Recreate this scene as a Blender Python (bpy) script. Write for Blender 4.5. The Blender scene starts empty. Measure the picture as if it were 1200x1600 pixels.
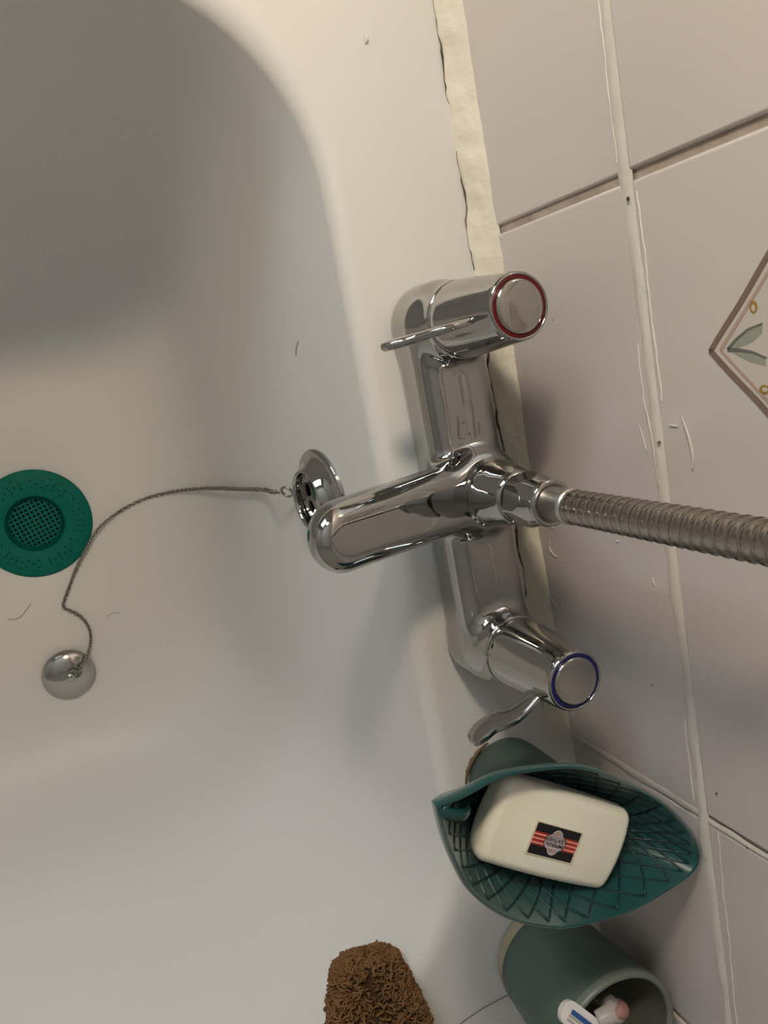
import bpy, bmesh, math, random
import numpy as np
from mathutils import Vector, Matrix, Quaternion

random.seed(7)
np.random.seed(7)
SC = bpy.context.scene
COL = SC.collection

# ------------------------------------------------------------------ camera
# z = 0 is the bath rim, y = 0 the tiled wall behind the tap, x runs along that wall (metres)
cam_d = bpy.data.cameras.new('camera')
cam = bpy.data.objects.new('camera', cam_d)
COL.objects.link(cam)
cam_d.sensor_fit = 'VERTICAL'
cam_d.sensor_height = 32.0
cam_d.lens = 25.0
cam_d.clip_start = 0.01
cam.matrix_world = Matrix(((0.1843491, -0.96341141, -0.1945607, 0.0),
                           (0.90791097, 0.24274005, -0.34172348, -0.249),
                           (0.37644797, -0.11364738, 0.9194407, 0.42),
                           (0, 0, 0, 1)))
SC.camera = cam

# ------------------------------------------------------------------ world, lights, exposure
world = bpy.data.worlds.new('world')
SC.world = world
world.use_nodes = True
world.node_tree.nodes['Background'].inputs[0].default_value = (0.5, 0.52, 0.55, 1)
world.node_tree.nodes['Background'].inputs[1].default_value = 0.05
SC.view_settings.view_transform = 'Standard'
SC.view_settings.look = 'None'
SC.view_settings.gamma = 1.0
SC.view_settings.use_curve_mapping = False
SC.view_settings.exposure = 0.52

LAMP_POS = (-0.42, -0.27, 0.51)      # warm globe on a wall arm beside the bath
LAMP_RADIUS = 0.042
LAMP_STRENGTH = 97.0
LAMP_COLOR = (1.0, 0.83, 0.63)
WINDOW_STRENGTH = 5.6                 # frosted window, cool daylight
WINDOW_COLOR = (0.80, 0.92, 1.0)

# ------------------------------------------------------------------ materials
def srgb(r, g, b):
    f = lambda c: (c / 12.92) if c <= 0.04045 else ((c + 0.055) / 1.055) ** 2.4
    return (f(r / 255), f(g / 255), f(b / 255), 1)

def mat(name, color, rough=0.4, metal=0.0, trans=0.0, ior=1.45, coat=0.0, noise=None, bump=None, sss=0.0, emit=None, spec=0.5):
    """procedural principled material; noise=(scale, amount, colour2), bump=(scale, strength)"""
    m = bpy.data.materials.new(name)
    m.use_nodes = True
    nt = m.node_tree
    b = nt.nodes['Principled BSDF']
    b.inputs['Base Color'].default_value = color
    b.inputs['Roughness'].default_value = rough
    b.inputs['Metallic'].default_value = metal
    b.inputs['Transmission Weight'].default_value = trans
    b.inputs['IOR'].default_value = ior
    b.inputs['Coat Weight'].default_value = coat
    b.inputs['Specular IOR Level'].default_value = spec
    if sss:
        b.inputs['Subsurface Weight'].default_value = sss
        b.inputs['Subsurface Scale'].default_value = 0.004
    if emit:
        b.inputs['Emission Color'].default_value = emit[0]
        b.inputs['Emission Strength'].default_value = emit[1]
    tc = nt.nodes.new('ShaderNodeTexCoord')
    if noise:
        n = nt.nodes.new('ShaderNodeTexNoise')
        n.inputs['Scale'].default_value = noise[0]
        n.inputs['Detail'].default_value = 5
        nt.links.new(tc.outputs['Object'], n.inputs['Vector'])
        r = nt.nodes.new('ShaderNodeValToRGB')
        r.color_ramp.elements[0].position = 0.35
        r.color_ramp.elements[0].color = color
        r.color_ramp.elements[1].position = 0.75
        c2 = noise[2]
        a = noise[1]
        r.color_ramp.elements[1].color = tuple(color[i] * (1 - a) + c2[i] * a for i in range(3)) + (1,)
        nt.links.new(n.outputs['Fac'], r.inputs['Fac'])
        nt.links.new(r.outputs['Color'], b.inputs['Base Color'])
    if bump:
        n2 = nt.nodes.new('ShaderNodeTexNoise')
        n2.inputs['Scale'].default_value = bump[0]
        n2.inputs['Detail'].default_value = 3
        nt.links.new(tc.outputs['Object'], n2.inputs['Vector'])
        bp = nt.nodes.new('ShaderNodeBump')
        bp.inputs['Strength'].default_value = bump[1]
        bp.inputs['Distance'].default_value = bump[2] if len(bump) > 2 else 0.001
        nt.links.new(n2.outputs['Fac'], bp.inputs['Height'])
        nt.links.new(bp.outputs['Normal'], b.inputs['Normal'])
    return m

M = {}
M['acrylic'] = mat('white_acrylic', (0.70, 0.69, 0.67, 1), 0.42, noise=(6, 0.35, (0.66, 0.655, 0.63)), coat=0.0)
M['tile'] = mat('glazed_tile', (0.64, 0.585, 0.56, 1), 0.22, noise=(9, 0.5, (0.60, 0.55, 0.52)), bump=(60, 0.05, 0.0008))
M['grout'] = mat('dirty_grout', (0.46, 0.39, 0.33, 1), 0.9, noise=(70, 0.8, (0.30, 0.23, 0.18)), bump=(300, 0.5, 0.001))
M['caulk'] = mat('white_caulk', (0.71, 0.67, 0.61, 1), 0.45, noise=(60, 0.6, (0.62, 0.57, 0.51)), bump=(90, 0.6, 0.001))
M['tile_caulk'] = mat('grey_caulk', (0.58, 0.535, 0.49, 1), 0.5, noise=(60, 0.6, (0.50, 0.45, 0.40)), bump=(90, 0.6, 0.001))
M['silicone'] = mat('cream_silicone', (0.76, 0.71, 0.60, 1), 0.5, noise=(45, 0.5, (0.64, 0.59, 0.48)), bump=(110, 0.9, 0.0012))
M['grime'] = mat('dark_grime', (0.05, 0.04, 0.03, 1), 0.9, noise=(200, 0.7, (0.16, 0.13, 0.09)))
M['chrome'] = mat('chrome', (0.44, 0.435, 0.42, 1), 0.045, 1.0)
M['chrome_hose'] = mat('brushed_steel', (0.36, 0.33, 0.295, 1), 0.26, 1.0)
M['chrome_soft'] = mat('satin_chrome', (0.46, 0.445, 0.42, 1), 0.13, 1.0)
M['steel_satin'] = mat('satin_steel', (0.68, 0.66, 0.63, 1), 0.34, 1.0)
M['chain'] = mat('aged_chain_metal', (0.30, 0.28, 0.25, 1), 0.35, 1.0)
M['black'] = mat('black_rubber_and_hole_dark', (0.012, 0.012, 0.012, 1), 0.5)  # rubber parts; also the wells, where black stands in for inner shade
M['red'] = mat('red_plastic', (0.13, 0.005, 0.008, 1), 0.35)
M['blue'] = mat('blue_plastic', (0.012, 0.012, 0.13, 1), 0.35)
M['teal_silicone'] = mat('teal_silicone', (0.0, 0.135, 0.100, 1), 0.6, noise=(80, 0.3, (0.0, 0.16, 0.12)), spec=0.2)
M['teal_glass'] = mat('teal_plastic', (0.018, 0.092, 0.090, 1), 0.30, trans=0.30, ior=1.35, noise=(25, 0.4, (0.012, 0.062, 0.062)))
M['teal_rib_shade'] = mat('teal_plastic_rib_shade', (0.006, 0.030, 0.031, 1), 0.3)  # darker than the bowl: shading lines of the ribs put into the colour
M['soap'] = mat('cream_soap', (0.93, 0.90, 0.78, 1), 0.42, sss=0.25, noise=(30, 0.3, (0.89, 0.87, 0.75)), bump=(45, 0.25, 0.0015))
M['sticker'] = mat('sticker_edge', (0.75, 0.68, 0.50, 1), 0.4)
M['st_black'] = mat('print_black', (0.006, 0.006, 0.008, 1), 0.35)
M['st_red'] = mat('print_red', (0.42, 0.03, 0.02, 1), 0.35)
M['st_pink'] = mat('print_pink', (0.90, 0.50, 0.40, 1), 0.35)
M['st_silver'] = mat('print_silver', (0.62, 0.54, 0.55, 1), 0.35, noise=(700, 0.5, (0.36, 0.26, 0.26)))
M['st_brown'] = mat('print_brown', (0.22, 0.12, 0.11, 1), 0.4)
M['cup'] = mat('sage_ceramic', (0.082, 0.130, 0.110, 1), 0.35, noise=(25, 0.4, (0.10, 0.152, 0.13)), bump=(30, 0.2, 0.001))
M['cup_rim'] = mat('sage_glaze_rim', (0.17, 0.20, 0.172, 1), 0.35)
M['cup_base'] = mat('bare_cream_clay', (0.42, 0.36, 0.24, 1), 0.6, noise=(60, 0.5, (0.40, 0.33, 0.2)))
M['pot_grime'] = mat('brown_scum', (0.14, 0.09, 0.05, 1), 0.8)
M['cup_in'] = mat('cup_inside_glaze', (0.11, 0.11, 0.085, 1), 0.5)
M['pot'] = mat('dark_sage_glaze', (0.045, 0.070, 0.058, 1), 0.4, noise=(25, 0.4, (0.055, 0.084, 0.07)))
M['sisal'] = mat('brown_sisal', (0.200, 0.105, 0.038, 1), 0.85, noise=(150, 0.8, (0.125, 0.055, 0.018)), bump=(900, 0.4, 0.0006))
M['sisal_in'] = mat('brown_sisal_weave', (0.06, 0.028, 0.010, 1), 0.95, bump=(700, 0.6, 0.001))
M['rz_white'] = mat('white_plastic', (0.78, 0.76, 0.75, 1), 0.3)
M['rz_blue'] = mat('blue_gel_strip', (0.03, 0.10, 0.28, 1), 0.35)
M['rz_grey'] = mat('grey_plastic', (0.42, 0.38, 0.36, 1), 0.4)
M['rz_pink'] = mat('dusty_pink_rubber', (0.34, 0.18, 0.16, 1), 0.55)
M['mo_brown'] = mat('motif_brown', (0.215, 0.150, 0.125, 1), 0.3)
M['mo_pink'] = mat('motif_pink', (0.46, 0.33, 0.27, 1), 0.3)
M['mo_pale'] = mat('motif_pale', (0.60, 0.55, 0.51, 1), 0.3)
M['mo_green'] = mat('motif_green', (0.33, 0.34, 0.29, 1), 0.3)
M['mo_dgreen'] = mat('motif_dark_green', (0.15, 0.16, 0.14, 1), 0.3)
M['mo_gold'] = mat('motif_gold', (0.36, 0.22, 0.06, 1), 0.3)
M['paint'] = mat('room_paint', (0.52, 0.49, 0.45, 1), 0.8)
M['paint_low_bounce'] = mat('low_bounce_paint', (0.30, 0.28, 0.25, 1), 0.8)  # darker than the other unseen walls to cut light bounced onto the bath
M['ceil'] = mat('ceiling_paint', (0.76, 0.74, 0.70, 1), 0.85)
M['floor'] = mat('dark_vinyl_floor', (0.10, 0.075, 0.055, 1), 0.6, noise=(7, 0.5, (0.05, 0.035, 0.025)))
M['frame'] = mat('painted_frame', (0.70, 0.69, 0.66, 1), 0.4)
M['globe'] = mat('lamp_globe', (0.8, 0.8, 0.8, 1), 0.4, emit=(LAMP_COLOR + (1,), LAMP_STRENGTH))
M['pane'] = mat('frosted_pane', (0.8, 0.8, 0.8, 1), 0.5, emit=(WINDOW_COLOR + (1,), WINDOW_STRENGTH))
M['hair'] = mat('hair', (0.10, 0.08, 0.06, 1), 0.6)

# ------------------------------------------------------------------ helpers
def tag(o, label=None, cat=None, group=None, kind=None):
    if label: o['label'] = label
    if cat: o['category'] = cat
    if group: o['group'] = group
    if kind: o['kind'] = kind
    return o

def mesh_from(name, verts, faces, smooth=True):
    me = bpy.data.meshes.new(name)
    me.from_pydata([tuple(map(float, v)) for v in verts], [], [tuple(map(int, f)) for f in faces])
    me.update()
    if smooth:
        me.polygons.foreach_set('use_smooth', [True] * len(me.polygons))
    return me

def link(name, me, material, parent=None, loc=(0, 0, 0), rot=(0, 0, 0)):
    o = bpy.data.objects.new(name, me)
    COL.objects.link(o)
    if material is not None and len(me.materials) == 0:
        me.materials.append(M[material])
    o.location = loc
    o.rotation_euler = rot
    if parent: o.parent = parent
    return o

def empty(name, loc=(0, 0, 0), rot=(0, 0, 0), parent=None):
    o = bpy.data.objects.new(name, None)
    COL.objects.link(o)
    o.location = loc
    o.rotation_euler = rot
    o.empty_display_size = 0.02
    if parent: o.parent = parent
    return o

class Geo:
    """collects vertices and faces of one mesh"""
    def __init__(s): s.v = []; s.f = []
    def add(s, v, f):
        n = len(s.v)
        s.v += [tuple(p) for p in v]
        s.f += [tuple(i + n for i in q) for q in f]
        return s
    def mesh(s, name, smooth=True): return mesh_from(name, s.v, s.f, smooth)

def lathe(profile, seg=48, caps=(False, False)):
    """profile [(r, z)] turned about z"""
    v, f = [], []
    n = len(profile)
    for r, z in profile:
        for k in range(seg):
            a = 2 * math.pi * k / seg
            v.append((r * math.cos(a), r * math.sin(a), z))
    for i in range(n - 1):
        for k in range(seg):
            k2 = (k + 1) % seg
            f.append((i * seg + k, i * seg + k2, (i + 1) * seg + k2, (i + 1) * seg + k))
    if caps[0]: f.append(tuple(reversed(range(seg))))
    if caps[1]: f.append(tuple((n - 1) * seg + k for k in range(seg)))
    return v, f

def sweep(path, radius, seg=10, caps=True, flat=1.0, up=(0, 0, 1)):
    """tube along path; radius number or list, flat squeezes the second axis"""
    P = [Vector(p) for p in path]
    n = len(P)
    R = radius if isinstance(radius, (list, tuple)) else [radius] * n
    v, f = [], []
    prev = None
    for i, p in enumerate(P):
        t = (P[min(i + 1, n - 1)] - P[max(i - 1, 0)]).normalized()
        if prev is None:
            u = Vector(up)
            if abs(u.dot(t)) > 0.95: u = Vector((1, 0, 0))
            a = (u - t * u.dot(t)).normalized()
        else:
            a = (prev - t * prev.dot(t)).normalized()
        prev = a
        b = t.cross(a)
        for k in range(seg):
            q = 2 * math.pi * k / seg
            v.append(p + a * (R[i] * math.cos(q)) + b * (R[i] * flat * math.sin(q)))
    for i in range(n - 1):
        for k in range(seg):
            k2 = (k + 1) % seg
            f.append((i * seg + k, i * seg + k2, (i + 1) * seg + k2, (i + 1) * seg + k))
    if caps:
        f.append(tuple(reversed(range(seg))))
        f.append(tuple((n - 1) * seg + k for k in range(seg)))
    return v, f

def smooth_path(pts, n=8):
    """Catmull-Rom through pts"""
    P = [np.array(p, float) for p in pts]
    out = []
    for i in range(len(P) - 1):
        p0 = P[max(i - 1, 0)]; p1 = P[i]; p2 = P[i + 1]; p3 = P[min(i + 2, len(P) - 1)]
        for k in range(n):
            t = k / n
            out.append(0.5 * ((2 * p1) + (-p0 + p2) * t + (2 * p0 - 5 * p1 + 4 * p2 - p3) * t * t + (-p0 + 3 * p1 - 3 * p2 + p3) * t ** 3))
    out.append(P[-1])
    return [tuple(p) for p in out]

def box(x0, x1, y0, y1, z0, z1):
    v = [(x, y, z) for z in (z0, z1) for y in (y0, y1) for x in (x0, x1)]
    f = [(0, 2, 3, 1), (4, 5, 7, 6), (0, 1, 5, 4), (2, 6, 7, 3), (0, 4, 6, 2), (1, 3, 7, 5)]
    return v, f

def prism(poly, z0, z1):
    n = len(poly)
    v = [(x, y, z0) for x, y in poly] + [(x, y, z1) for x, y in poly]
    f = [tuple(reversed(range(n))), tuple(range(n, 2 * n))]
    f += [(i, (i + 1) % n, n + (i + 1) % n, n + i) for i in range(n)]
    return v, f

def sdf_mesh(name, fn, lo, hi, h):
    """surface nets over a signed distance function, vertices pulled onto the surface, exact normals"""
    lo = np.array(lo, float); hi = np.array(hi, float)
    n = np.ceil((hi - lo) / h).astype(int) + 1
    ax = [lo[i] + h * np.arange(n[i]) for i in range(3)]
    X, Y, Z = np.meshgrid(*ax, indexing='ij')
    V = fn(X, Y, Z)
    ins = V < 0
    c = np.zeros(tuple(n - 1), int)
    for dx in (0, 1):
        for dy in (0, 1):
            for dz in (0, 1):
                c += ins[dx:n[0] - 1 + dx, dy:n[1] - 1 + dy, dz:n[2] - 1 + dz]
    act = (c > 0) & (c < 8)
    I = np.argwhere(act)
    ids = -np.ones(act.shape, int)
    ids[act] = np.arange(len(I))
    pos = np.zeros((len(I), 3)); cnt = np.zeros(len(I))
    corners = [(0, 0, 0), (1, 0, 0), (0, 1, 0), (1, 1, 0), (0, 0, 1), (1, 0, 1), (0, 1, 1), (1, 1, 1)]
    for a in range(8):
        for b in range(a + 1, 8):
            ca = np.array(corners[a]); cb = np.array(corners[b])
            if np.abs(ca - cb).sum() != 1: continue
            A = I + ca; Bq = I + cb
            va = V[A[:, 0], A[:, 1], A[:, 2]]; vb = V[Bq[:, 0], Bq[:, 1], Bq[:, 2]]
            mk = (va < 0) != (vb < 0)
            t = np.where(mk, va / np.where(mk, va - vb, 1), 0)
            pos += mk[:, None] * (A + (Bq - A) * t[:, None])
            cnt += mk
    P = lo + h * pos / cnt[:, None]
    def grad(P):
        e = h * 0.05
        g = np.zeros_like(P)
        for i in range(3):
            d = np.zeros(3); d[i] = e
            g[:, i] = (fn(*(P + d).T) - fn(*(P - d).T)) / (2 * e)
        return g
    for _ in range(4):
        g = grad(P); d = fn(*P.T)
        st = d[:, None] * g / np.maximum((g * g).sum(1), 0.05)[:, None]
        L = np.linalg.norm(st, axis=1, keepdims=True)
        P = P - st * np.minimum(1, 0.5 * h / np.maximum(L, 1e-12))
    F = []
    for axi in range(3):
        a = [slice(None)] * 3; b = [slice(None)] * 3
        a[axi] = slice(0, -1); b[axi] = slice(1, None)
        s0 = ins[tuple(a)]; s1 = ins[tuple(b)]
        E = np.argwhere(s0 != s1)
        u, w = [(1, 2), (2, 0), (0, 1)][axi]
        E = E[(E[:, u] > 0) & (E[:, w] > 0) & (E[:, u] < n[u] - 1) & (E[:, w] < n[w] - 1)]
        flip = s0[E[:, 0], E[:, 1], E[:, 2]]
        q = []
        for du, dw in ((-1, -1), (0, -1), (0, 0), (-1, 0)):
            G = E.copy(); G[:, u] += du; G[:, w] += dw
            q.append(ids[G[:, 0], G[:, 1], G[:, 2]])
        Q = np.stack(q, 1)
        Q[~flip] = Q[~flip][:, ::-1]
        F.append(Q)
    F = np.concatenate(F)
    F = F[(F >= 0).all(1)]
    me = bpy.data.meshes.new(name)
    me.from_pydata(P.tolist(), [], F.tolist())
    me.polygons.foreach_set('use_smooth', [True] * len(me.polygons))
    g = grad(P)
    g /= np.maximum(np.linalg.norm(g, axis=1, keepdims=True), 1e-9)
    me.normals_split_custom_set_from_vertices(g.tolist())
    me.update()
    return me

def smin(a, b, k):
    hh = np.clip(0.5 + 0.5 * (b - a) / k, 0, 1)
    return b * (1 - hh) + a * hh - k * hh * (1 - hh)

def rnd_ext(d2, dz, r):
    """rounded intersection of a plan distance and a height distance"""
    a = d2 + r; b = dz + r
    return np.minimum(np.maximum(a, b), 0) + np.hypot(np.maximum(a, 0), np.maximum(b, 0)) - r

# ------------------------------------------------------------------ room shell
RX0, RX1, RY0, RZ0, RZ1 = -1.75, 0.495, -2.1, -0.56, 1.85
def slab(name, b, material):
    o = link(name, mesh_from(name, *box(*b), smooth=False), material)
    tag(o, kind='structure')
    return o
slab('floor', (RX0 - .05, RX1 + .05, RY0 - .05, 0.06, RZ0 - .05, RZ0), 'floor')['label'] = 'dark vinyl bathroom floor'
slab('ceiling', (RX0 - .05, RX1 + .05, RY0 - .05, 0.06, RZ1, RZ1 + .05), 'ceil')['label'] = 'plain painted bathroom ceiling'
slab('wall_right', (RX1, RX1 + .05, RY0, 0.06, RZ0, RZ1), 'paint_low_bounce')['label'] = 'unseen painted wall along the bath side, darkened to cut bounced light'
slab('wall_left', (RX0 - .05, RX0, RY0, 0.06, RZ0, RZ1), 'paint')['label'] = 'plain painted wall across the room'
slab('wall_front', (RX0, RX1, RY0 - .05, RY0, RZ0, RZ1), 'paint')['label'] = 'plain painted wall beyond the bath foot'
wall = slab('wall_back', (RX0, RX1, 0.0015, 0.06, RZ0, RZ1), 'grout')
wall['label'] = 'white tiled wall behind the bath tap with dirty grout'

# tiles: 155 mm squares, the lowest row is cut; each tile a child of the wall
PITCH, GAP, JX, JZ = 0.1558, 0.0040, -0.0530, 0.1245
def tile_mesh(name, w, h):
    bm = bmesh.new()
    v, f = box(0, w, 0, 0.0075, 0, h)
    vs = [bm.verts.new(p) for p in v]
    for q in f: bm.faces.new([vs[i] for i in q])
    ed = [e for e in bm.edges if all(abs(x.co.y) < 1e-6 for x in e.verts)]
    ed += [e for e in bm.edges if abs(e.verts[0].co.y - e.verts[1].co.y) > 1e-4]
    bmesh.ops.bevel(bm, geom=ed, offset=0.0016, segments=3, affect='EDGES', profile=0.5)
    bmesh.ops.recalc_face_normals(bm, faces=bm.faces)
    for q in bm.faces: q.smooth = len(q.verts) == 4 and q.calc_area() < 0.3 * w * h
    me = bpy.data.meshes.new(name)
    bm.to_mesh(me); bm.free()
    return me
full = tile_mesh('tile', PITCH - GAP, PITCH - GAP)
cut = tile_mesh('cut_tile', PITCH - GAP, JZ - GAP / 2 + 0.012)
decor_tile = None
for col in range(-4, 4):
    x = JX + col * PITCH + GAP / 2
    if x + PITCH > RX1 + 0.001: continue
    for row in range(-1, 6):
        if row < 0:
            o = link('tile', cut, 'tile', wall, (x, 0, -0.012))
        else:
            o = link('tile', full, 'tile', wall, (x, random.uniform(-.0003, .0003), JZ + row * PITCH + GAP / 2))
            o.rotation_euler = (random.uniform(-.002, .002), 0, random.uniform(-.002, .002))
            if row == 0 and col == 0: decor_tile = o
last_w = RX1 - (JX + 3 * PITCH) - GAP
fillf = tile_mesh('tile_offcut', last_w, PITCH - GAP)
fillc = tile_mesh('cut_tile_offcut', last_w, JZ - GAP / 2 + 0.012)
for row in range(-1, 6):
    link('tile', fillc if row < 0 else fillf, 'tile', wall, (JX + 3 * PITCH + GAP / 2, 0, -0.012 if row < 0 else JZ + row * PITCH + GAP / 2))

# printed diamond on the decorated tile (tile local: x along wall, z up, face at y = 0)
decor_tile['label'] = 'glazed tile with a printed diamond flower motif'
TC = (PITCH - GAP) / 2
def motif(name, poly, material, depth):
    g = Geo()
    n = len(poly)
    v = [(TC + x, -depth, TC + z) for x, z in poly] + [(TC + x, 0.0005, TC + z) for x, z in poly]
    area = sum(poly[i][0] * poly[(i + 1) % n][1] - poly[(i + 1) % n][0] * poly[i][1] for i in range(n))
    ring = list(range(n)) if area > 0 else list(reversed(range(n)))
    f = [tuple(ring)] + [(i, (i + 1) % n, n + (i + 1) % n, n + i) for i in range(n)]
    g.add(v, f)
    return link(name, g.mesh(name, False), material, decor_tile)
def stroke(pts, w0, w1=None):
    """polyline outline polygon in tile plane, width tapering to the ends"""
    w1 = w0 if w1 is None else w1
    L, Rr = [], []
    n = len(pts)
    for i, p in enumerate(pts):
        a = np.array(pts[max(i - 1, 0)]); b = np.array(pts[min(i + 1, n - 1)])
        t = (b - a) / max(np.linalg.norm(b - a), 1e-9)
        nn = np.array((-t[1], t[0]))
        w = w0 + (w1 - w0) * i / (n - 1)
        L.append(tuple(np.array(p) + nn * w / 2)); Rr.append(tuple(np.array(p) - nn * w / 2))
    return L + Rr[::-1]
HD = 0.0400
dia = [(0, -HD), (HD, 0), (0, HD), (-HD, 0)]
motif('motif_field', [(x * .98, z * .98) for x, z in dia], 'mo_pale', 0.00025)
for i in range(4):
    a, b = np.array(dia[i]), np.array(dia[(i + 1) % 4])
    motif('motif_border', stroke([tuple(a + (b - a) * t + np.array((0.0003 * math.sin(9 * t + i), 0))) for t in np.linspace(-.01, 1.01, 10)], 0.0026), 'mo_brown', 0.0004)
    a2, b2 = a * .87, b * .87
    motif('motif_inner_line', stroke([tuple(a2 + (b2 - a2) * t) for t in np.linspace(0, 1, 8)], 0.0011, 0.0017), 'mo_pink', 0.0004)
for k in range(4):
    R2 = lambda p, k=k: (p[0] * math.cos(k * math.pi / 2) - p[1] * math.sin(k * math.pi / 2), p[0] * math.sin(k * math.pi / 2) + p[1] * math.cos(k * math.pi / 2))
    leafA = [(0.0, -0.0300), (-0.0035, -0.0265), (-0.0070, -0.0200), (-0.0085, -0.0130), (-0.005, -0.0135), (-0.0018, -0.019), (-0.0004, -0.025)]
    leafB = [(0.0006, -0.0300), (0.0032, -0.0255), (0.0058, -0.0200), (0.0075, -0.0130), (0.0042, -0.0135), (0.0016, -0.019), (0.0006, -0.025)]
    motif('motif_leaf', [R2(p) for p in leafA], 'mo_green', 0.00035)
    motif('motif_leaf', [R2(p) for p in leafB], 'mo_green', 0.00035)
    motif('motif_leaf_line', stroke([R2(p) for p in [(0.0, -0.031), (-0.0035, -0.0265), (-0.0070, -0.0200), (-0.0085, -0.0130)]], 0.0014, 0.0006), 'mo_dgreen', 0.0005)
    motif('motif_leaf_line', stroke([R2(p) for p in [(0.0, -0.031), (0.0006, -0.025), (0.0018, -0.019), (0.0045, -0.0125)]], 0.0016, 0.0006), 'mo_dgreen', 0.0005)
    motif('motif_bud', [R2((-0.0150 + 0.0024 * math.cos(a), -0.0165 + 0.0019 * math.sin(a))) for a in np.linspace(0, 2 * math.pi, 12, endpoint=False)], 'mo_gold', 0.0004)
    motif('motif_bud', [R2((-0.0146 + 0.0013 * math.cos(a), -0.0165 + 0.0009 * math.sin(a))) for a in np.linspace(0, 2 * math.pi, 10, endpoint=False)], 'mo_pale', 0.0005)
motif('motif_flower', [((0.009 + 0.0025 * math.cos(6 * a)) * math.cos(a), (0.009 + 0.0025 * math.cos(6 * a)) * math.sin(a)) for a in np.linspace(0, 2 * math.pi, 48, endpoint=False)], 'mo_pink', 0.0004)

# irregular beads: white caulk smeared over the horizontal joint, cream silicone in the corner
def wob(x, s, seed):
    return math.sin(x * s + seed) * 0.5 + math.sin(x * s * 2.7 + seed * 2.1) * 0.3 + math.sin(x * s * 6.1 + seed * 3.7) * 0.2
def wall_strip(name, x0, x1, zfun, wfun, hfun, material, n=260, m=7, parent=None):
    v, f = [], []
    for i in range(n + 1):
        x = x0 + (x1 - x0) * i / n
        zc, w, hgt = zfun(x), wfun(x), hfun(x)
        for k in range(m):
            t = -1 + 2 * k / (m - 1)
            v.append((x, 0.0006 - hgt * (1 - t * t) ** 0.6 - 0.0005 * (1 - abs(t)) - 0.00025 * wob(x, 230, k * 1.3), zc + t * w / 2))
    for i in range(n):
        for k in range(m - 1):
            a = i * m + k
            f.append((a, a + m, a + m + 1, a + 1))
    return link(name, mesh_from(name, v, f), material, parent)
wall_strip('caulk_bead', -0.60, 0.49, lambda x: JZ - .001 + 0.0007 * wob(x, 38, 1), lambda x: 0.0092 + 0.0024 * wob(x, 34, 4), lambda x: 0.0006 + 0.0003 * wob(x, 90, 2), 'caulk', parent=wall)
# thin peeled edges beside the caulk
for (xa, xb, za, zb, wd) in ((-.046, .045, .1300, .1298, .0011), (.262, .352, .1336, .1320, .0010), (.352, .40, .1318, .1308, .0008), (-.20, -.06, .1205, .1196, .0009), (.205, .252, .1195, .1185, .0010), (.018, .05, .1188, .1182, .0007)):
    wall_strip('caulk_peel', xa, xb, lambda x: za + (zb - za) * (x - xa) / (xb - xa) + 0.0006 * wob(x, 120, xa * 50), lambda x: wd, lambda x: 0.0006, 'caulk', 60, 5, parent=wall)
def post_strip(xc, z0, z1, w0, seed):
    v, f = [], []
    n, m = 70, 7
    for i in range(n + 1):
        z = z0 + (z1 - z0) * i / n
        w = w0 * (1 + .3 * wob(z, 70, seed))
        for k in range(m):
            t = -1 + 2 * k / (m - 1)
            v.append((xc + .0006 * wob(z, 50, seed + 2) + t * w / 2, 0.0006 - .0006 * (1 - t * t) ** .6 - .0006 * (1 - abs(t)), z))
    for i in range(n):
        for k in range(m - 1):
            a = i * m + k
            f.append((a, a + 1, a + m + 1, a + m))
    return link('caulk_bead', mesh_from('caulk_bead', v, f), 'tile_caulk', wall)
post_strip(JX + 2 * PITCH, .006, .122, .0078, 3)
post_strip(JX + 2 * PITCH + .0008, .128, .28, .0040, 6)
# dirty grout smears on the vertical joints are the recessed wall itself; small dried drips near the tap
def smear(pts, w):
    P = smooth_path([(x, -0.0002, z) for x, z in pts], 5)
    n = len(P)
    g = Geo().add(*sweep(P, [w * (0.35 + 0.65 * math.sin(math.pi * i / (n - 1))) for i in range(n)], 6, flat=0.5))
    return link('sealant_smear', g.mesh('sealant_smear'), 'caulk', wall)
smear([(.1275, .0205), (.1325, .0185), (.1365, .0225), (.1365, .0270)], .0008)
smear([(.1665, .0030), (.1655, .0110), (.1695, .0160), (.1735, .0185)], .0009)
smear([(.1185, .0230), (.1188, .0265)], .0008)
smear([(.0520, .1415), (.0600, .1440), (.0690, .1455), (.0760, .1445)], .0009)
smear([(.0560, .1330), (.0565, .1385)], .0006)
smear([(.0560, .1130), (.0700, .1160)], .0006)
smear([(.1180, .0830), (.1182, .0860)], .0007)
smear([(.1330, .1085), (.1380, .1100)], .0006)
smear([(.0430, .1180), (.0620, .1205), (.0860, .1212)], .0008)
smear([(.2280, .0150), (.2330, .0175), (.2480, .0150)], .0008)
smear([(-.051, .0150), (-.0475, .0190)], .0005)

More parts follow.
